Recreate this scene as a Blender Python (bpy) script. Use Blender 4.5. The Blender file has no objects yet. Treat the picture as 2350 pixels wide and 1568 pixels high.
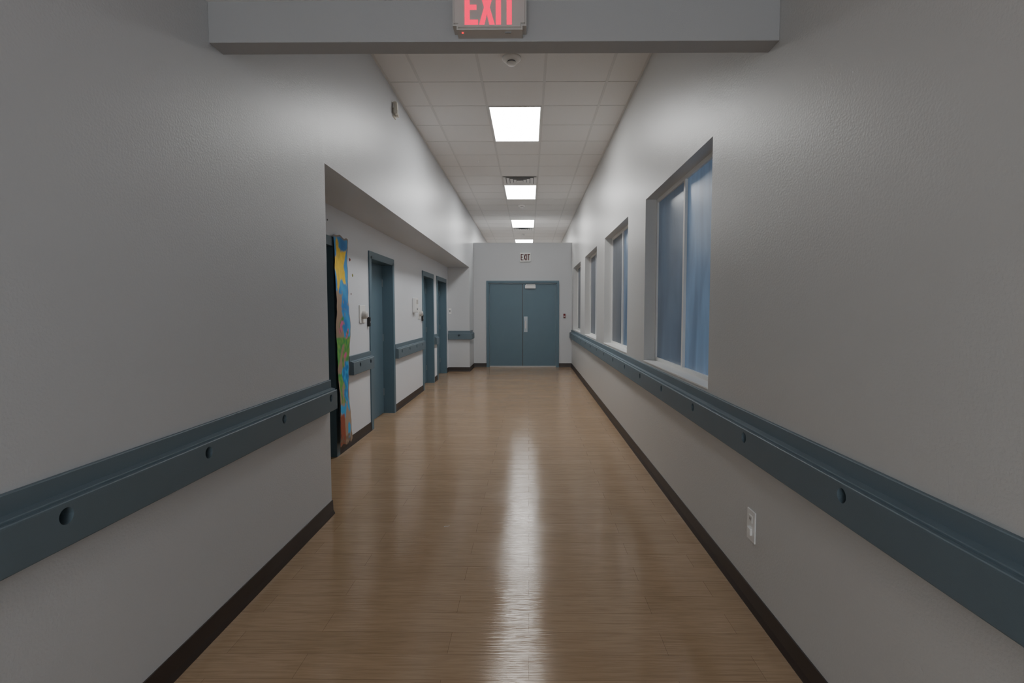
import bpy, bmesh, math, random
from mathutils import Vector, noise, Matrix
random.seed(3)
C = bpy.context.scene.collection

def lin(r,g,b):
    f=lambda c:(c/255/12.92) if c/255<=0.04045 else ((c/255+0.055)/1.055)**2.4
    return (f(r),f(g),f(b),1)

# ---------------------------------------------------------------- materials
def mat(name,col,rough=0.5,bump=0.0,bscale=200,var=0.0,vscale=3,metal=0,emit=None,estr=0,spec=0.5,detail=4):
    m=bpy.data.materials.new(name); m.use_nodes=True
    nt=m.node_tree; N=nt.nodes; L=nt.links; p=N['Principled BSDF']
    p.inputs['Base Color'].default_value=col
    p.inputs['Roughness'].default_value=rough
    p.inputs['Metallic'].default_value=metal
    p.inputs['Specular IOR Level'].default_value=spec
    tc=N.new('ShaderNodeTexCoord')
    if var>0:
        n=N.new('ShaderNodeTexNoise'); n.inputs['Scale'].default_value=vscale; n.inputs['Detail'].default_value=5
        L.new(tc.outputs['Object'],n.inputs['Vector'])
        mx=N.new('ShaderNodeMix'); mx.data_type='RGBA'
        mx.inputs[6].default_value=tuple(c*(1-var) for c in col[:3])+(1,)
        mx.inputs[7].default_value=tuple(min(1,c*(1+var)) for c in col[:3])+(1,)
        L.new(n.outputs['Fac'],mx.inputs[0]); L.new(mx.outputs[2],p.inputs['Base Color'])
    if bump>0:
        n=N.new('ShaderNodeTexNoise'); n.inputs['Scale'].default_value=bscale; n.inputs['Detail'].default_value=detail
        L.new(tc.outputs['Object'],n.inputs['Vector'])
        b=N.new('ShaderNodeBump'); b.inputs['Strength'].default_value=bump; b.inputs['Distance'].default_value=0.002
        L.new(n.outputs['Fac'],b.inputs['Height']); L.new(b.outputs['Normal'],p.inputs['Normal'])
    if emit:
        p.inputs['Emission Color'].default_value=emit; p.inputs['Emission Strength'].default_value=estr
    return m

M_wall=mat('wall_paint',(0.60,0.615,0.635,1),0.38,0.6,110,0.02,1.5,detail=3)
M_wallDay=mat('bay_wall_daylight_tint',(0.78,0.81,0.86,1),0.42,0.5,110,0.02,1.5,detail=3)  # bay daylight put into the wall colour: same wall, brighter and cooler
M_wallR=mat('wall_paint_warm',(0.60,0.60,0.59,1),0.38,0.6,110,0.02,1.5,detail=3)
M_tile=mat('ceiling_tile',(0.84,0.83,0.82,1),0.9,0.5,260,0.05,120)
M_grid=mat('ceiling_tbar',(0.73,0.725,0.715,1),0.6,0,var=0.03)
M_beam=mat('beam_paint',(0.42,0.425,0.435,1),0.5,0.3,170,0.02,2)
M_blue=mat('slate_blue_paint',lin(98,122,136),0.4,0.15,90,0.06,4)
M_rail=mat('handrail_vinyl',lin(102,118,128),0.5,0.3,350,0.05,6)
M_base=mat('cove_base_vinyl',lin(60,52,49),0.4,0.1,80,0.1,5)
M_white=mat('white_plastic',(0.86,0.86,0.85,1),0.35,0,var=0.02)
M_det=mat('detector_plastic',(0.95,0.94,0.92,1),0.5,0,var=0.01)
M_house=mat('sign_housing_plastic',(0.55,0.53,0.51,1),0.4,0,var=0.02)
M_sill=mat('sill_white',(0.84,0.84,0.82,1),0.4,0.1,100,0.02)
M_black=mat('black_plastic',(0.01,0.01,0.011,1),0.4,0,var=0.1)
M_dark=mat('dark_door',(0.004,0.0045,0.005,1),0.7,0,var=0.2,spec=0.2)
M_steel=mat('brushed_steel',(0.36,0.39,0.42,1),0.42,0.1,200,metal=1,var=0.05)
M_sweep=mat('threshold_metal',(0.5,0.5,0.49,1),0.5,var=0.1)
M_greyplast=mat('grey_plastic',(0.3,0.31,0.33,1),0.4,var=0.04)
M_cream=mat('cream_plastic',(0.80,0.76,0.68,1),0.45,var=0.03)
M_redbox=mat('red_plastic',lin(110,30,35),0.4,var=0.05)
M_darkred=mat('dark_red_lettering',lin(90,30,30),0.5,var=0.05)
M_redglow=mat('red_lit_lettering',(0.04,0.0,0.0,1),0.5,emit=(1,0.0,0.075,1),estr=1.9,spec=0.05)
M_led=mat('red_led',(0.3,0.0,0.01,1),0.3,emit=(1,0.01,0.02,1),estr=2)
M_light=mat('light_diffuser',(0.9,0.9,0.88,1),0.4,emit=(0.99,0.99,0.98,1),estr=23)
M_fillpanel=mat('cool_fill_diffuser',(0.9,0.9,0.9,1),0.4,emit=(0.95,0.97,1.0,1),estr=1.0)
M_fillpane=mat('fill_window_glow',(0.6,0.65,0.7,1),0.3,var=0.05,emit=(0.93,0.97,1.0,1),estr=6.2)  # glow of the added rear window

def floor_mat():
    m=bpy.data.materials.new('vinyl_plank'); m.use_nodes=True
    nt=m.node_tree; N=nt.nodes; L=nt.links; p=N['Principled BSDF']
    tc=N.new('ShaderNodeTexCoord')
    br=N.new('ShaderNodeTexBrick'); br.offset=0.37; br.offset_frequency=2
    br.inputs['Scale'].default_value=1; br.inputs['Brick Width'].default_value=0.92; br.inputs['Row Height'].default_value=0.152
    br.inputs['Mortar Size'].default_value=0.0008; br.inputs['Mortar Smooth'].default_value=0.3
    br.inputs['Color1'].default_value=lin(178,151,122); br.inputs['Color2'].default_value=lin(171,144,115)
    br.inputs['Mortar'].default_value=lin(130,105,82)
    L.new(tc.outputs['Object'],br.inputs['Vector'])
    mp=N.new('ShaderNodeMapping'); mp.inputs['Scale'].default_value=(1.8,34,1)
    L.new(tc.outputs['Object'],mp.inputs['Vector'])
    n=N.new('ShaderNodeTexNoise'); n.inputs['Scale'].default_value=2.8; n.inputs['Detail'].default_value=8; n.inputs['Distortion'].default_value=0.9
    L.new(mp.outputs['Vector'],n.inputs['Vector'])
    cr=N.new('ShaderNodeValToRGB'); cr.color_ramp.elements[0].position=0.30; cr.color_ramp.elements[0].color=(0.76,0.74,0.71,1)
    cr.color_ramp.elements[1].position=0.60; cr.color_ramp.elements[1].color=(1.03,1.02,1.01,1)
    L.new(n.outputs['Fac'],cr.inputs['Fac'])
    mx=N.new('ShaderNodeMix'); mx.data_type='RGBA'; mx.blend_type='MULTIPLY'; mx.inputs[0].default_value=0.8
    L.new(br.outputs['Color'],mx.inputs[6]); L.new(cr.outputs['Color'],mx.inputs[7])
    L.new(mx.outputs[2],p.inputs['Base Color'])
    p.inputs['Specular IOR Level'].default_value=0.27
    p.inputs['Specular Tint'].default_value=(1.0,0.88,0.76,1)
    n3=N.new('ShaderNodeTexNoise'); n3.inputs['Scale'].default_value=2.3; n3.inputs['Detail'].default_value=3
    L.new(tc.outputs['Object'],n3.inputs['Vector'])
    mr=N.new('ShaderNodeMapRange'); mr.inputs['From Min'].default_value=0.3; mr.inputs['From Max'].default_value=0.7
    mr.inputs['To Min'].default_value=0.10; mr.inputs['To Max'].default_value=0.18
    L.new(n3.outputs['Fac'],mr.inputs['Value']); L.new(mr.outputs['Result'],p.inputs['Roughness'])
    mp2=N.new('ShaderNodeMapping'); mp2.inputs['Scale'].default_value=(2.5,60,1)
    L.new(tc.outputs['Object'],mp2.inputs['Vector'])
    n2=N.new('ShaderNodeTexNoise'); n2.inputs['Scale'].default_value=1.6; n2.inputs['Detail'].default_value=3
    L.new(mp2.outputs['Vector'],n2.inputs['Vector'])
    ad=N.new('ShaderNodeMath'); ad.operation='SUBTRACT'
    L.new(n2.outputs['Fac'],ad.inputs[0]); L.new(br.outputs['Fac'],ad.inputs[1])
    b=N.new('ShaderNodeBump'); b.inputs['Strength'].default_value=0.7; b.inputs['Distance'].default_value=0.0018
    L.new(ad.outputs[0],b.inputs['Height']); L.new(b.outputs['Normal'],p.inputs['Normal'])
    return m
M_floor=floor_mat()

def pane_mat(name,c1,c2,em,sy=2.2,spec=0.25):
    m=bpy.data.materials.new(name); m.use_nodes=True
    nt=m.node_tree; N=nt.nodes; L=nt.links; p=N['Principled BSDF']
    tc=N.new('ShaderNodeTexCoord')
    mp=N.new('ShaderNodeMapping'); mp.inputs['Scale'].default_value=(1,sy,0.8)
    L.new(tc.outputs['Object'],mp.inputs['Vector'])
    n=N.new('ShaderNodeTexNoise'); n.inputs['Scale'].default_value=1.6; n.inputs['Detail'].default_value=8; n.inputs['Distortion'].default_value=0.8
    L.new(mp.outputs['Vector'],n.inputs['Vector'])
    cr=N.new('ShaderNodeValToRGB'); cr.color_ramp.elements[0].position=0.33; cr.color_ramp.elements[0].color=c1
    cr.color_ramp.elements[1].position=0.70; cr.color_ramp.elements[1].color=c2
    L.new(n.outputs['Fac'],cr.inputs['Fac'])
    L.new(cr.outputs['Color'],p.inputs['Base Color']); L.new(cr.outputs['Color'],p.inputs['Emission Color'])
    p.inputs['Emission Strength'].default_value=em  # daylight through the sheeting is put in as glow of its own colour
    p.inputs['Roughness'].default_value=0.35
    p.inputs['Coat Weight'].default_value=spec; p.inputs['Coat Roughness'].default_value=0.15
    return m
M_paneNear=pane_mat('bright_blue_covered_glass',lin(80,102,128),lin(106,134,166),0.33,3.2)
M_paneA=pane_mat('blue_covered_glass',lin(74,93,116),lin(88,110,136),0.22)
M_paneB1=pane_mat('mottled_blue_covered_glass',lin(72,88,108),lin(88,107,130),0.2)
M_paneB=pane_mat('grey_covered_glass',lin(70,77,88),lin(82,90,104),0.06)

# ---------------------------------------------------------------- helpers
def link(ob,parent=None):
    C.objects.link(ob)
    if parent: ob.parent=parent
    return ob
def meta(ob,label,cat,kind=None,group=None):
    ob['label']=label; ob['category']=cat
    if kind: ob['kind']=kind
    if group: ob['group']=group
    return ob
def empty(name,loc):
    e=bpy.data.objects.new(name,None); e.empty_display_size=0.05; e.location=loc; C.objects.link(e); return e
def from_bm(name,bm,loc,m,parent=None,smooth=False):
    bmesh.ops.recalc_face_normals(bm,faces=bm.faces)
    me=bpy.data.meshes.new(name); bm.to_mesh(me); bm.free()
    if smooth:
        for f in me.polygons: f.use_smooth=True
    me.materials.append(m)
    ob=bpy.data.objects.new(name,me)
    ob.location=Vector(loc)-(parent.location if parent else Vector((0,0,0)))
    return link(ob,parent)
def addbox(bm,x0,x1,y0,y1,z0,z1):
    v=[bm.verts.new((x,y,z)) for x in (x0,x1) for y in (y0,y1) for z in (z0,z1)]
    for f in ((0,1,3,2),(4,6,7,5),(0,4,5,1),(2,3,7,6),(0,2,6,4),(1,5,7,3)):
        bm.faces.new([v[i] for i in f])
def box(name,x0,x1,y0,y1,z0,z1,m,parent=None,bevel=0.0,seg=2):
    c=((x0+x1)/2,(y0+y1)/2,(z0+z1)/2)
    bm=bmesh.new(); addbox(bm,x0-c[0],x1-c[0],y0-c[1],y1-c[1],z0-c[2],z1-c[2])
    if bevel>0: bmesh.ops.bevel(bm,geom=bm.edges[:],offset=bevel,segments=seg,affect='EDGES',profile=0.5)
    return from_bm(name,bm,c,m,parent)
def boxes(name,lst,m,parent=None,bevel=0.0,loc=(0,0,0)):
    bm=bmesh.new()
    for b in lst: addbox(bm,b[0]-loc[0],b[1]-loc[0],b[2]-loc[1],b[3]-loc[1],b[4]-loc[2],b[5]-loc[2])
    if bevel>0: bmesh.ops.bevel(bm,geom=bm.edges[:],offset=bevel,segments=2,affect='EDGES')
    return from_bm(name,bm,loc,m,parent)
def voxel(name,xs,ys,zs,fill,m):
    bm=bmesh.new(); V={}
    def v(i,j,k):
        if (i,j,k) not in V: V[(i,j,k)]=bm.verts.new((xs[i],ys[j],zs[k]))
        return V[(i,j,k)]
    nx,ny,nz=len(xs)-1,len(ys)-1,len(zs)-1
    F=lambda i,j,k: 0<=i<nx and 0<=j<ny and 0<=k<nz and fill((xs[i]+xs[i+1])/2,(ys[j]+ys[j+1])/2,(zs[k]+zs[k+1])/2)
    for i in range(nx):
        for j in range(ny):
            for k in range(nz):
                if not F(i,j,k): continue
                if not F(i-1,j,k): bm.faces.new((v(i,j,k),v(i,j,k+1),v(i,j+1,k+1),v(i,j+1,k)))
                if not F(i+1,j,k): bm.faces.new((v(i+1,j,k),v(i+1,j+1,k),v(i+1,j+1,k+1),v(i+1,j,k+1)))
                if not F(i,j-1,k): bm.faces.new((v(i,j,k),v(i+1,j,k),v(i+1,j,k+1),v(i,j,k+1)))
                if not F(i,j+1,k): bm.faces.new((v(i,j+1,k),v(i,j+1,k+1),v(i+1,j+1,k+1),v(i+1,j+1,k)))
                if not F(i,j,k-1): bm.faces.new((v(i,j,k),v(i,j+1,k),v(i+1,j+1,k),v(i+1,j,k)))
                if not F(i,j,k+1): bm.faces.new((v(i,j,k+1),v(i+1,j,k+1),v(i+1,j+1,k+1),v(i,j+1,k+1)))
    me=bpy.data.meshes.new(name); bm.to_mesh(me); bm.free(); me.materials.append(m)
    ob=bpy.data.objects.new(name,me); return link(ob)
def sweep(bm,path,prof,side):
    n=len(path); rings=[]
    P=[Vector(p) for p in path]
    nr=[]
    for i in range(n-1):
        d=(P[i+1]-P[i]).normalized(); nr.append(Vector((-d.y,d.x))*side)
    for i in range(n):
        if i==0: o=nr[0]
        elif i==n-1: o=nr[-1]
        else:
            s=(nr[i-1]+nr[i]); o=s/ (s.dot(nr[i]))
        rings.append([bm.verts.new((P[i].x+o.x*t,P[i].y+o.y*t,z)) for t,z in prof])
    k=len(prof)
    for i in range(n-1):
        for j in range(k):
            bm.faces.new((rings[i][j],rings[i][(j+1)%k],rings[i+1][(j+1)%k],rings[i+1][j]))
    bm.faces.new(rings[0]); bm.faces.new(list(reversed(rings[-1])))
def lathe(name,prof,loc,m,parent=None,seg=40,axis='Z',sc=(1,1,1)):
    bm=bmesh.new(); rings=[]
    for r,z in prof:
        if r<1e-6: rings.append([bm.verts.new((0,0,z))])
        else: rings.append([bm.verts.new((r*math.cos(2*math.pi*i/seg),r*math.sin(2*math.pi*i/seg),z)) for i in range(seg)])
    for a,b in zip(rings,rings[1:]):
        for i in range(seg):
            j=(i+1)%seg
            if len(a)==1 and len(b)>1: bm.faces.new((a[0],b[i],b[j]))
            elif len(b)==1 and len(a)>1: bm.faces.new((a[i],b[0],a[j]))
            elif len(a)>1: bm.faces.new((a[i],b[i],b[j],a[j]))
    for v in bm.verts:
        x,y,z=v.co
        if axis=='X': v.co=(z,y,x)
        elif axis=='Y': v.co=(x,z,y)
        v.co=(v.co.x*sc[0],v.co.y*sc[1],v.co.z*sc[2])
    return from_bm(name,bm,loc,m,parent,smooth=True)

# ---------------------------------------------------------------- dimensions
XL,XR,XA=-1.38,1.07,-1.88
HC=3.66; HL=2.75; YC=3.64; YE=12.35; YB=13.3; YF=19.5; YN=-3.0
SOF=2.42
# ---------------------------------------------------------------- shell
fl=box('floor',-2.3,1.4,YN-0.2,YF+0.2,-0.1,0,M_floor)
fl.data.transform(Matrix.Translation(fl.location)); fl.location=(0,0,0)
meta(fl,'glossy brown wood-look vinyl plank floor along corridor','floor','structure')

doors=[(4.15,5.12),(6.30,7.34),(9.42,10.42),(10.88,12.02)]
DT=2.07
ys=sorted(set([YN,YC,YE,YF]+[a for d in doors for a in d]))
def fL(x,y,z):
    if YC<y<YE and z<SOF and x>XA: return False
    if x<XA and z<DT and any(a<y<b for a,b in doors): return False
    return True
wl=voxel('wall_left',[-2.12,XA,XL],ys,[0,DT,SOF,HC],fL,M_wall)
wl.data.materials.append(M_wallDay)
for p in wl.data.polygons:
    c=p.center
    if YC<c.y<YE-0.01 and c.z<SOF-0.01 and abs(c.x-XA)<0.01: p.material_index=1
meta(wl,'white painted corridor wall with recessed doorway bay','wall','structure')
wins=[(3.165+2.64*i,3.165+2.64*i+1.78) for i in range(4)]
WB,WT=0.955,2.44
wr=voxel('wall_right',[XR,XR+0.24],sorted([YN,YF]+[a for w in wins for a in w]),[0,WB,WT,HC],
   lambda x,y,z: not(WB<z<WT and any(a<y<b for a,b in wins)),M_wallR)
meta(wr,'warm white painted corridor wall with row of windows','wall','structure')
DX0,DX1,DZ=-1.01,0.70,2.11
wb=voxel('wall_back',[XL,DX0,DX1,XR],[YB,YB+0.15],[0,DZ,3.1],lambda x,y,z: not(DX0<x<DX1 and z<DZ),M_wall)
meta(wb,'white painted end partition below the ceiling','wall','structure')
meta(box('wall_far',XL,XR,YF,YF+0.1,0,HC,M_wall),'white painted wall beyond the partition','wall','structure')
RW=(-1.15,0.85,0.7,2.3)
wre=voxel('wall_rear',[XL,RW[0],RW[1],XR],[YN-0.15,YN],[0,RW[2],RW[3],HC],lambda x,y,z: not(RW[0]<x<RW[1] and RW[2]<z<RW[3]),M_wall)
meta(wre,'white painted wall with an opening for the added fill window','wall','structure')
e=empty('window_5',(-0.15,YN,RW[2])); meta(e,'wide white framed fill window added out of view','window','structure')  # unseen window added behind the camera to light the near walls
boxes('window_frame',[(RW[0],RW[0]+0.04,YN-0.1,YN-0.05,RW[2],RW[3]),(RW[1]-0.04,RW[1],YN-0.1,YN-0.05,RW[2],RW[3]),(RW[0],RW[1],YN-0.1,YN-0.05,RW[2],RW[2]+0.04),(RW[0],RW[1],YN-0.1,YN-0.05,RW[3]-0.04,RW[3]),(-0.17,-0.13,YN-0.1,YN-0.05,RW[2],RW[3])],M_sill,e,loc=e.location)
box('window_pane',RW[0]+0.03,RW[1]-0.03,YN-0.085,YN-0.075,RW[2]+0.03,RW[3]-0.03,M_fillpane,e)
c1=box('ceiling',-2.1,XR+0.2,2.4,YF,HC,HC+0.1,M_tile); meta(c1,'white speckled acoustic tile ceiling','ceiling','structure')
c2=box('ceiling_low',XL,XR,YN,2.35,HL,HL+0.1,M_tile); c2.name='ceiling.001'; meta(c2,'lower white ceiling before the beam','ceiling','structure')
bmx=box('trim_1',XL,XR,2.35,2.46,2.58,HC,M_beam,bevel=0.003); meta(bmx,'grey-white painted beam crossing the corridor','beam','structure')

# T-bar grid
gx=[-1.07,-0.46,0.15,0.76]; gys=[5.95+0.61*i for i in range(-5,22)]
L=[]
w=0.012
for x in gx: L.append((x-w,x+w,2.46,YF,HC-0.003,HC+0.001))
for y in gys: L.append((XL,XR,y-w*0.7,y+w*0.7,HC-0.0025,HC+0.001))
L.append((XL,XL+0.022,2.46,YF,HC-0.004,HC)); L.append((XR-0.022,XR,2.46,YF,HC-0.004,HC))
meta(boxes('trim_2',L,M_grid),'light grey metal suspended ceiling grid','ceiling grid','structure')

# baseboards
bp=[(0,0),(0,0.1),(0.006,0.1),(0.008,0.03),(0.016,0.004),(0.016,0)]
def base(name,paths,side,label):
    bm=bmesh.new()
    for p in paths: sweep(bm,p,bp,side)
    meta(from_bm(name,bm,(0,0,0),M_base),label,'baseboard','structure')
TR=0.055
base('baseboard_left',[[(XL,YN),(XL,YC),(XA,YC),(XA,doors[0][0]-TR)],
   [(XA,doors[0][1]+TR),(XA,doors[1][0]-TR)],[(XA,doors[1][1]+TR),(XA,doors[2][0]-TR)],
   [(XA,doors[2][1]+TR),(XA,doors[3][0]-TR)],[(XA,doors[3][1]+TR),(XA,YE),(XL,YE),(XL,YB),(DX0-0.05,YB)]],-1,'dark brown vinyl cove baseboard')
base('baseboard_right',[[(XR,YN),(XR,YB)]],1,'dark brown vinyl cove baseboard')
base('baseboard_back',[[(DX1+0.05,YB),(XR,YB)]],-1,'dark brown vinyl cove baseboard')

# ---------------------------------------------------------------- handrails
rp=[(0,0.75),(0,0.95),(0.012,0.95),(0.014,0.947),(0.015,0.896),(0.040,0.892),(0.0415,0.889),(0.0415,0.883),(0.053,0.8825),(0.0555,0.880),(0.056,0.876),(0.056,0.754),(0.0545,0.7505),(0.052,0.75)]
def rail(path,side,holes,label,grp='corridor handrails',dz=0.0):
    loc=Vector((path[0][0],path[0][1],dz))
    bm=bmesh.new(); sweep(bm,[(p[0]-loc.x,p[1]-loc.y) for p in path],rp,side)
    ob=from_bm('handrail',bm,loc,M_rail)
    if holes:
        cb=bmesh.new()
        for hx,hy,dx,dy in holes:
            s=24; a=[];b=[]
            for i in range(s):
                t=2*math.pi*i/s; u=0.0245*math.cos(t); zz=0.841+0.0245*math.sin(t)
                px,py=-dy,dx
                a.append(cb.verts.new((hx-loc.x+dx*0.015+px*u,hy-loc.y+dy*0.015+py*u,zz)))
                b.append(cb.verts.new((hx-loc.x+dx*0.09+px*u,hy-loc.y+dy*0.09+py*u,zz)))
            cb.faces.new(a); cb.faces.new(b)
            for i in range(s): cb.faces.new((a[i],a[(i+1)%s],b[(i+1)%s],b[i]))
        cut=from_bm('cutter',cb,loc,M_rail)
        md=ob.modifiers.new('b','BOOLEAN'); md.object=cut; md.operation='DIFFERENCE'; md.solver='EXACT'
        bpy.context.view_layer.update()
        me=bpy.data.meshes.new_from_object(ob.evaluated_get(bpy.context.evaluated_depsgraph_get()))
        ob.modifiers.clear(); ob.data=me
        bpy.data.objects.remove(cut)
    return meta(ob,label,'handrail',group=grp)
rail([(XL,YN+0.02),(XL,YC-0.005)],-1,[(XL,3.52-0.68*i,1,0) for i in range(6)],'slate blue vinyl handrail ending at the wall corner')
rail([(XR,YN+0.02),(XR,YB-0.02)],1,[(XR,1.70+0.785*i,-1,0) for i in range(-1,15)],'long slate blue vinyl handrail below the windows',dz=-0.012)
rail([(XA,5.50),(XA,6.24)],-1,[(XA,5.72,1,0),(XA,6.1,1,0)],'short slate blue handrail between mural and door')
rail([(XA,7.41),(XA,9.36)],-1,[(XA,7.62+0.5*i,1,0) for i in range(4)],'slate blue handrail between two doors')
rail([(XA,10.49),(XA,10.81)],-1,[],'very short slate blue handrail between close doors')
rail([(XA+0.005,YE),(XL,YE),(XL,YE+0.55)],-1,[(-1.62,YE,0,-1)],'slate blue handrail wrapping the wall corner')

# ---------------------------------------------------------------- side doors
def sidedoor(n,y0,y1,leafmat,label,handle=None):
    e=empty('door_%d'%n,(XA,(y0+y1)/2,0)); meta(e,label,'door','structure')
    t=TR; xo=XA+0.014; xi=-2.06
    fr=[(xi,xo,y0-0.0,y0+0.03,0,DT),(xi,xo,y1-0.03,y1,0,DT),(xi,xo,y0,y1,DT-0.03,DT),
        (XA,xo,y0-t,y0,0,DT+t),(XA,xo,y1,y1+t,0,DT+t),(XA,xo,y0,y1,DT,DT+t)]
    boxes('door_frame',fr,M_blue,e,loc=e.location)
    box('door_leaf',-2.055,-2.015,y0+0.032,y1-0.032,0.008,DT-0.032,leafmat,e,bevel=0.002)
    for z in (0.3,1.05,1.8):
        box('hinge',-2.016,-2.004,y1-0.045,y1-0.03,z-0.05,z+0.05,M_steel,e,bevel=0.002)
    if handle:
        hy=y0+0.1
        h=boxes('door_handle',[(-2.015,-2.005,hy-0.025,hy+0.025,0.93,1.08),(-2.005,-1.96,hy-0.008,hy+0.008,0.995,1.011),(-1.97,-1.955,hy-0.008,hy+0.11,0.995,1.011)],M_steel,e,bevel=0.002,loc=(-2.0,hy,1.0))
        h['label']='steel lever handle'
sidedoor(1,*doors[1],M_blue,'slate blue painted door in matching frame',True)
sidedoor(2,*doors[2],M_blue,'slate blue painted door beside wall phone',True)
sidedoor(3,*doors[3],M_blue,'slate blue painted door near the corridor corner',True)
sidedoor(4,*doors[0],M_dark,'black doorway beside the painted paper mural')

# ---------------------------------------------------------------- double door
e=empty('door_5',((DX0+DX1)/2,YB,0)); meta(e,'slate blue double doors with flat frame','double door','structure')
t=0.05
boxes('door_frame',[(DX0,DX0+0.02,YB-0.012,YB+0.14,0,DZ),(DX1-0.02,DX1,YB-0.012,YB+0.14,0,DZ),(DX0,DX1,YB-0.012,YB+0.14,DZ-0.02,DZ),
  (DX0-t,DX0,YB-0.035,YB,0,DZ+t),(DX1,DX1+t,YB-0.035,YB,0,DZ+t),(DX0,DX1,YB-0.035,YB,DZ,DZ+t)],M_blue,e,loc=e.location)
mid=-0.155
box('door_leaf',DX0+0.026,mid-0.007,YB+0.03,YB+0.075,0.03,DZ-0.026,M_blue,e,bevel=0.002)
box('door_leaf',mid+0.007,DX1-0.026,YB+0.03,YB+0.075,0.03,DZ-0.026,M_blue,e,bevel=0.002)
box('astragal',mid-0.006,mid+0.006,YB+0.05,YB+0.06,0.03,DZ-0.026,M_black,e)
box('door_sweep',DX0+0.03,DX1-0.03,YB+0.022,YB+0.03,0.004,0.03,M_sweep,e,bevel=0.001)
pp=box('push_plate',mid+0.03,mid+0.12,YB+0.022,YB+0.03,0.88,1.27,M_steel,e,bevel=0.002); pp['label']='steel push plate'
boxes('door_handle',[(mid+0.06,mid+0.085,YB-0.02,YB+0.022,0.99,1.01),(mid+0.06,mid+0.085,YB-0.02,YB+0.022,1.12,1.14),(mid+0.06,mid+0.085,YB-0.035,YB-0.018,0.97,1.16)],M_house,e,bevel=0.004,loc=(mid+0.07,YB,1.07))
dc=boxes('door_closer',[(-0.095,0.165,YB-0.035,YB+0.03,1.97,2.05),(-0.08,-0.05,YB-0.04,YB-0.0,2.05,2.065),(-0.07,0.16,YB-0.03,YB-0.01,2.062,2.072)],M_white,e,bevel=0.004,loc=(0.03,YB,2.03)); dc['label']='white door closer'
for hx in (DX0+0.012,DX1-0.012):
    for z in (0.3,1.05,1.85): box('hinge',hx-0.008,hx+0.008,YB-0.02,YB-0.01,z-0.06,z+0.06,M_blue,e,bevel=0.002)

# ---------------------------------------------------------------- windows
for i,(y0,y1) in enumerate(wins):
    e=empty('window_%d'%(i+1),(XR+0.1,(y0+y1)/2,WB)); meta(e,'white framed two-pane window covered with blue sheeting','window','structure')
    X0,X1=XR+0.10,XR+0.135; f=0.032; ym=(y0+y1)/2
    boxes('window_frame',[(X0,X1,y0,y0+f,WB,WT),(X0,X1,y1-f,y1,WB,WT),(X0,X1,y0+f,y1-f,WT-f,WT),(X0,X1,y0+f,y1-f,WB,WB+f+0.01),(X0-0.004,X1,ym-0.019,ym+0.019,WB+f,WT-f)],M_sill,e,loc=e.location)
    box('window_sill',XR-0.004,X0,y0+0.001,y1-0.001,WB,WB+0.012,M_sill,e,bevel=0.002)
    box('window_pane',X0+0.016,X0+0.024,y0+f,ym-0.019,WB+f,WT-f,M_paneNear if i==0 else M_paneA,e)
    box('window_pane',X0+0.016,X0+0.024,ym+0.019,y1-f,WB+f,WT-f,M_paneB1 if i==0 else M_paneB,e)

# ---------------------------------------------------------------- ceiling lights
def clight(y0,z,m,label,x0=-0.448,x1=0.138,ln=1.196):
    e=empty('ceiling_light',((x0+x1)/2,y0+ln/2,z)); meta(e,label,'ceiling light',group='recessed ceiling lights')
    f=0.014
    boxes('light_frame',[(x0,x0+f,y0,y0+ln,z-0.008,z),(x1-f,x1,y0,y0+ln,z-0.008,z),(x0+f,x1-f,y0,y0+f,z-0.008,z),(x0+f,x1-f,y0+ln-f,y0+ln,z-0.008,z)],M_white,e,loc=e.location)
    box('light_diffuser',x0+f,x1-f,y0+f,y0+ln-f,z-0.006,z-0.0005,m,e)
for k in range(4): clight(5.962+3.66*k,HC,M_light,'bright white rectangular panel light set in ceiling grid')
clight(-1.9,HL,M_fillpanel,'dim cool fill panel added in low ceiling')  # unseen panel added behind the camera as weak fill light

# vents
def vent(y0):
    x0,x1=-0.448,0.138; y1=y0+0.586; cx,cy=(x0+x1)/2,(y0+y1)/2
    e=empty('air_vent',(cx,cy,HC)); meta(e,'square louvred ceiling air diffuser','air vent',group='ceiling air diffusers')
    box('vent_backing',x0+0.02,x1-0.02,y0+0.02,y1-0.02,HC-0.003,HC-0.001,M_greyplast,e)
    bm=bmesh.new()
    for r in (0.285,0.225,0.165,0.105,0.05):
        a=[(-r,-r),(r,-r),(r,r),(-r,r)]; q=r-0.046
        q=max(q,0.002)
        b=[(-q,-q),(q,-q),(q,q),(-q,q)]
        va=[bm.verts.new((x,y,-0.014)) for x,y in a]; vb=[bm.verts.new((x,y,-0.005)) for x,y in b]
        for i in range(4): bm.faces.new((va[i],va[(i+1)%4],vb[(i+1)%4],vb[i]))
    from_bm('louver',bm,(cx,cy,HC),M_white,e)
vent(8.402+0.61); vent(14.5)

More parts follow.
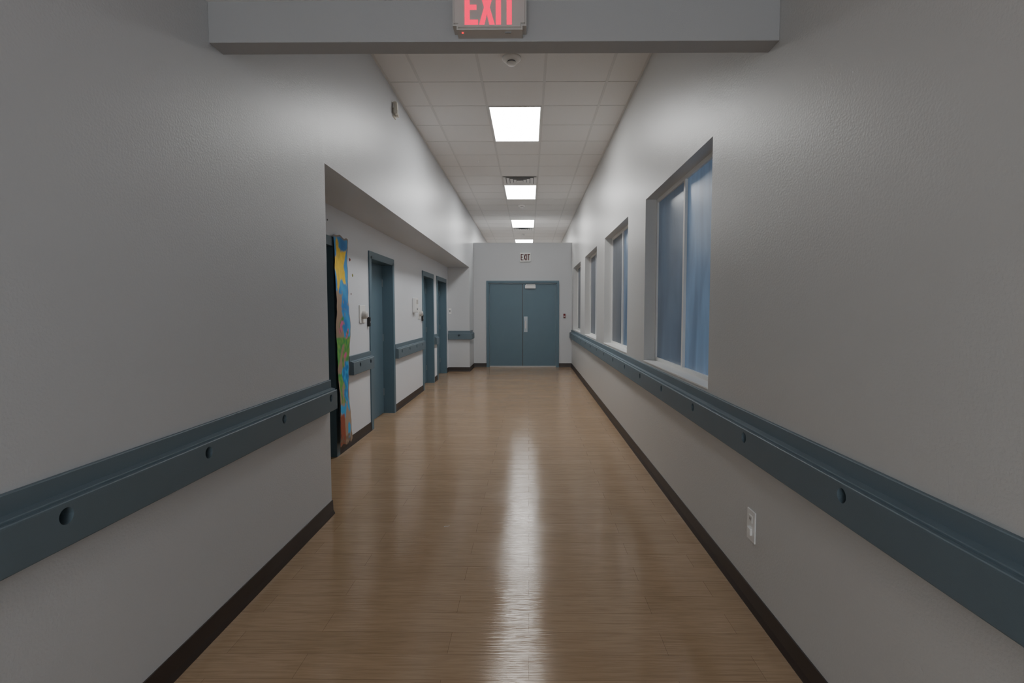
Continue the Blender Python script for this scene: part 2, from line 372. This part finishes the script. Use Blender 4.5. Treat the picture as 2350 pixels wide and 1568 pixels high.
def smoke(x,y,s=1.0):
    e=empty('smoke_detector',(x,y,HC)); meta(e,'round white ceiling smoke detector','smoke detector',group='ceiling smoke detectors')
    lathe('detector_base',[(0,0),(0.084*s,0),(0.084*s,-0.016*s),(0.074*s,-0.028*s),(0.05*s,-0.032*s),(0,-0.032*s)],(x,y,HC),M_det,e)
    lathe('sensor_vent',[(0,-0.032*s),(0.036*s,-0.032*s),(0.036*s,-0.048*s),(0,-0.048*s)],(x,y,HC),M_greyplast,e)
    lathe('detector_cap',[(0,-0.046*s),(0.045*s,-0.046*s),(0.045*s,-0.054*s),(0.034*s,-0.064*s),(0,-0.068*s)],(x,y,HC),M_det,e)
smoke(-0.155,4.84); smoke(-0.155,11.5,0.9); smoke(-0.155,15.75,0.9)
sp=lathe('sprinkler_head',[(0,0),(0.028,0),(0.026,-0.005),(0.009,-0.008),(0.008,-0.016),(0.016,-0.018),(0.016,-0.020),(0,-0.021)],(-0.76,8.1,HC),M_det)
meta(sp,'small pale ceiling sprinkler head','sprinkler')

# ---------------------------------------------------------------- exit signs
def exit_text(name,x0,y,z0,h,gap,m,parent,depth=0.002,ws=1.0):
    bm=bmesh.new()
    def poly(p):
        a=[bm.verts.new((x*ws*h,0,z*h)) for x,z in p]; b=[bm.verts.new((x*ws*h,depth,z*h)) for x,z in p]
        bm.faces.new(a); bm.faces.new(list(reversed(b)))
        for i in range(len(p)): bm.faces.new((a[i],b[i],b[(i+1)%len(p)],a[(i+1)%len(p)]))
    o=0; s=0.135
    poly([(o,0),(o+.36,0),(o+.36,.14),(o+s,.14),(o+s,.43),(o+.32,.43),(o+.32,.57),(o+s,.57),(o+s,.86),(o+.36,.86),(o+.36,1),(o,1)])
    o+=.36+gap
    poly([(o,0),(o+.14,0),(o+.21,.31),(o+.28,0),(o+.42,0),(o+.285,.5),(o+.42,1),(o+.28,1),(o+.21,.69),(o+.14,1),(o,1),(o+.135,.5)])
    o+=.42+gap
    poly([(o,0),(o+s,0),(o+s,1),(o,1)]); o+=s+gap
    poly([(o+.125,0),(o+.125+s,0),(o+.125+s,.86),(o+.385,.86),(o+.385,1),(o,1),(o,.86),(o+.125,.86)])
    return from_bm(name,bm,(x0,y,z0),m,parent)
e=empty('exit_sign',(-0.164,2.35,2.592)); meta(e,'white exit sign with red lit letters on the beam','exit sign')
bm=bmesh.new(); addbox(bm,-0.153,0.153,-0.08,0.001,0,0.156)
ed=[x for x in bm.edges if abs(x.verts[0].co.x-x.verts[1].co.x)<1e-6 and abs(x.verts[0].co.z-x.verts[1].co.z)<1e-6]
bmesh.ops.bevel(bm,geom=ed,offset=0.016,segments=6,affect='EDGES')
ed=[x for x in bm.edges if x.verts[0].co.y<-0.079 and x.verts[1].co.y<-0.079]
bmesh.ops.bevel(bm,geom=ed,offset=0.008,segments=3,affect='EDGES')
from_bm('sign_housing',bm,(-0.164,2.35,2.592),M_house,e)
exit_text('exit_lettering',-0.266,2.2685,2.609,0.138,0.035,M_redglow,e,ws=1.10)
l=lathe('status_light',[(0,-0.003),(0.004,-0.002),(0.004,0.002),(0,0.002)],(-0.278,2.3,2.5915),M_led,e,seg=16); l['label']='small red indicator light'
box('test_button',-0.1,-0.075,2.295,2.305,2.5895,2.593,M_greyplast,e,bevel=0.001)
e=empty('exit_sign',(-0.09,YB,2.63)); meta(e,'unlit white exit sign with dark red letters above double doors','exit sign')
box('sign_housing',-0.225,0.045,YB-0.045,YB-0.001,2.625,2.85,M_white,e,bevel=0.01)
exit_text('exit_lettering',-0.203,YB-0.048,2.66,0.155,0.05,M_darkred,e,ws=1.02)

# ---------------------------------------------------------------- wall fixtures
def plate(y,z,label,h=0.2,w=0.2):
    e=empty('door_release_plate',(XA,y,z-h/2)); meta(e,label,'wall plate',group='door release plates')
    box('mounting_plate',XA,XA+0.012,y-w/2,y+w/2,z-h/2,z+h/2,M_white,e,bevel=0.005)
    k=lathe('knob',[(0,0.055),(0.03,0.054),(0.042,0.044),(0.045,0.012),(0.045,0)],(XA+0.01,y,z-0.01),M_house,e,axis='X'); k['label']='rounded grey knob'
plate(5.97,1.385,'white square wall plate with rounded grey knob')
plate(9.10,1.38,'white square wall plate with rounded grey knob')
for y in (6.19,9.31):
    e=empty('card_reader',(XA,y,1.24)); meta(e,'small black card reader beside door frame','card reader',group='black card readers')
    box('reader_body',XA,XA+0.03,y-0.025,y+0.025,1.24,1.35,M_black,e,bevel=0.006)
    box('reader_button',XA+0.03,XA+0.033,y-0.012,y+0.012,1.28,1.3,M_greyplast,e,bevel=0.001)
e=empty('wall_intercom',(XA,8.66,1.4)); meta(e,'white plastic wall intercom with handset cradle','intercom')
box('intercom_body',XA,XA+0.06,8.58,8.76,1.39,1.63,M_white,e,bevel=0.014,seg=3)
box('intercom_screen',XA+0.058,XA+0.063,8.61,8.73,1.53,1.6,M_house,e,bevel=0.002)
box('intercom_button',XA+0.058,XA+0.065,8.64,8.7,1.43,1.46,M_greyplast,e,bevel=0.002)
e=empty('wall_switch',(-1.83,YE,1.34)); meta(e,'white wall switch on narrow return wall','switch')
box('switch_plate',-1.865,-1.80,YE-0.01,YE,1.34,1.47,M_white,e,bevel=0.003)
box('switch_toggle',-1.845,-1.82,YE-0.018,YE-0.009,1.38,1.43,M_greyplast,e,bevel=0.002)
e=empty('fire_alarm_box',(0.885,YB,1.24)); meta(e,'small dark red alarm pull box beside double doors','fire alarm')
box('alarm_body',0.86,0.91,YB-0.035,YB+0.002,1.24,1.34,M_redbox,e,bevel=0.004)
box('alarm_lever',0.868,0.902,YB-0.042,YB-0.034,1.27,1.285,M_white,e,bevel=0.002)
# outlet
e=empty('wall_outlet',(XR,2.5,0.33)); meta(e,'white wall outlet plate with plugged adapter above baseboard','outlet')
box('outlet_plate',XR-0.007,XR,2.455,2.545,0.325,0.475,M_white,e,bevel=0.003)
box('outlet_socket',XR-0.010,XR-0.006,2.482,2.518,0.415,0.45,M_sill,e,bevel=0.0015)
boxes('socket_slots',[(XR-0.0108,XR-0.0095,2.491,2.493,0.427,0.441),(XR-0.0108,XR-0.0095,2.505,2.507,0.427,0.441)],M_black,e,loc=(XR,2.5,0.434))
box('outlet_socket',XR-0.018,XR-0.006,2.48,2.52,0.355,0.392,M_white,e,bevel=0.004)
# motion sensor: flat bracket, tilted head, short arm
e=empty('motion_sensor',(XL,5.55,3.4)); meta(e,'cream wall-mounted motion sensor with angled head','motion sensor')
box('sensor_bracket',XL-0.002,XL+0.012,5.50,5.60,3.39,3.48,M_cream,e,bevel=0.003)
bm=bmesh.new(); addbox(bm,0,0.04,-0.028,0.028,-0.06,0.06)
for v in bm.verts:
    if v.co.z<0: v.co.x=v.co.x*0.8+0.012
bmesh.ops.bevel(bm,geom=bm.edges[:],offset=0.006,segments=2,affect='EDGES')
from_bm('sensor_head',bm,(XL+0.008,5.50,3.47),M_cream,e)
box('sensor_arm',XL+0.008,XL+0.05,5.53,5.57,3.40,3.43,M_cream,e,bevel=0.004)
box('sensor_lens',XL+0.046,XL+0.051,5.485,5.515,3.43,3.45,M_house,e,bevel=0.002)

# ---------------------------------------------------------------- mural
def mural():
    W,H=0.37,2.06; nu,nv=70,330; y0,z0=5.08,0.09
    me=bpy.data.meshes.new('paper_mural'); V=[];F=[];cols=[]
    blue=Vector((0.015,0.20,0.58)); lb=Vector((0.05,0.40,0.76)); yel=Vector((0.92,0.62,0.02)); kr=Vector((0.38,0.27,0.19))
    gr=Vector((0.03,0.33,0.08)); lg=Vector((0.20,0.45,0.08)); pk=Vector((0.7,0.12,0.32)); rd=Vector((0.36,0.08,0.04))
    star=[]
    for i in range(10):
        a=math.radians(90+36*i+14); r=(0.28 if i%2==0 else 0.13); star.append((0.13+r*math.cos(a)*0.85,1.78+r*math.sin(a)*1.1))
    def inst(x,y):
        ins=False
        for i in range(10):
            x1,y1=star[i];x2,y2=star[(i+1)%10]
            if (y1>y)!=(y2>y) and x<(x2-x1)*(y-y1)/(y2-y1)+x1: ins=not ins
        return ins
    for j in range(nv+1):
        row=[]
        for i in range(nu+1):
            u=i/nu; v=j/nv
            edge=0.045*noise.noise(Vector((v*6,3.3,0)))+0.018*noise.noise(Vector((v*28,1.3,0)))
            eb=0.04*noise.noise(Vector((u*4,7.7,0)))*(1-v)**4
            et=0.03*noise.noise(Vector((u*3.5,2.1,0)))*v**10
            wv=0.014*math.sin(v*11+u*2)+0.012*noise.noise(Vector((u*2,v*6,1)))
            x=XA+0.032+wv*(0.3+0.7*(1-v))+0.02*(1-u)*(1-v)
            V.append((x,y0+u*W+edge*(1 if u>0.5 else -1)*abs(u-0.5)*2,z0+v*H+eb+et))
            n=noise.noise(Vector((u*3+v*3,v*14,0))); n2=noise.noise(Vector((u*9+v*10,v*45,5))); n3=noise.noise(Vector((u*3-v*6,v*12,9)))
            s=u*W; tz=v*H
            if inst(s+0.02*n2+0.02*n,tz+0.03*n2): c=yel*(1+0.25*n2)
            elif v>0.74: c=blue.lerp(lb,min(1,max(0,0.5+n)))
            elif v>0.52:
                c=kr if u<0.38+0.5*n else blue.lerp(lb,min(1,max(0,0.4+n)))
                if n2>0.42: c=kr
                if n3>0.33 and v<0.62: c=pk if n2>0 else gr
            elif v>0.20:
                c=gr.lerp(lg,min(1,max(0,0.5+1.4*n2)))
                if n3>0.2: c=pk if v>0.42 else kr
                if u>0.5+0.5*n and v<0.40: c=lb if n2>0.05 else blue
                if n3<-0.28: c=kr
            else:
                c=kr*1.1
                if n>0.12: c=lb
                if u<0.4 and v<0.15: c=rd
                if v<0.04 and n2>0: c=kr*0.6
            if u>0.97 or v>0.992: c=kr
            row.append(Vector(c))
        cols.append(row)
    for it in range(3):
        new=[[None]*(nu+1) for _ in range(nv+1)]
        for j in range(nv+1):
            for i in range(nu+1):
                s=cols[j][i]*2; k=2
                for dj,di in ((1,0),(-1,0),(0,1),(0,-1)):
                    jj,ii=j+dj,i+di
                    if 0<=jj<=nv and 0<=ii<=nu: s=s+cols[jj][ii]; k+=1
                new[j][i]=s/k
        cols=new
    for j in range(nv):
        for i in range(nu):
            a=j*(nu+1)+i; F.append((a,a+1,a+nu+2,a+nu+1))
    me.from_pydata(V,[],F); ca=me.color_attributes.new('paint','FLOAT_COLOR','POINT')
    k=0
    for row in cols:
        for c in row: ca.data[k].color=(c.x,c.y,c.z,1); k+=1
    for p in me.polygons: p.use_smooth=True
    m=bpy.data.materials.new('painted_paper'); m.use_nodes=True; N=m.node_tree.nodes
    at=N.new('ShaderNodeVertexColor'); at.layer_name='paint'
    m.node_tree.links.new(at.outputs['Color'],N['Principled BSDF'].inputs['Base Color']); N['Principled BSDF'].inputs['Roughness'].default_value=0.55
    me.materials.append(m)
    ob=bpy.data.objects.new('paper_mural',me); link(ob)
    meta(ob,'painted brown paper mural with yellow star, blue and green','mural')
mural()
for (y,z,c,s) in ((5.0,2.27,(0.2,0.2,0.2,1),0.012),(5.60,1.96,lin(150,60,60),0.018),(5.68,1.80,lin(150,150,80),0.016),(5.62,1.60,lin(120,60,60),0.01)):
    bm=bmesh.new(); pts=[]
    for i in range(7):
        a=2*math.pi*i/7; r=s*random.uniform(0.6,1.3); pts.append((r*math.cos(a),r*math.sin(a)))
    a=[bm.verts.new((0.0,p[0],p[1])) for p in pts]; b=[bm.verts.new((0.003,p[0],p[1]*0.95)) for p in pts]
    bm.faces.new(a); bm.faces.new(b)
    for i in range(7): bm.faces.new((a[i],a[(i+1)%7],b[(i+1)%7],b[i]))
    o=from_bm('paper_scrap',bm,(XA,y,z),mat('scrap',c,0.7,var=0.1)); meta(o,'tiny torn coloured paper scrap stuck on wall','paper scrap',group='paper scraps beside the mural')
bm=bmesh.new(); sweep(bm,[(0,0),(0.012,0.006),(0.024,0.004),(0.034,0.016)],[(0,0),(0,0.002),(0.002,0.002),(0.002,0)],1)
o=from_bm('floor_scrap',bm,(-0.56,3.43,0.0),M_white); meta(o,'tiny curled white scrap lying on the floor','litter')

# ---------------------------------------------------------------- world & camera
w=bpy.data.worlds.new('world'); bpy.context.scene.world=w; w.use_nodes=True
w.node_tree.nodes['Background'].inputs['Color'].default_value=(0.5,0.6,0.75,1); w.node_tree.nodes['Background'].inputs['Strength'].default_value=0.3
cam=bpy.data.cameras.new('camera'); co=bpy.data.objects.new('camera',cam); C.objects.link(co)
cam.sensor_width=36; cam.lens=36*1220/2350; cam.clip_start=0.02
co.location=(0,0,1.43); co.rotation_euler=(math.radians(90-3.38),0,math.radians(0.46))
cam.shift_x=-29/2350
bpy.context.scene.camera=co
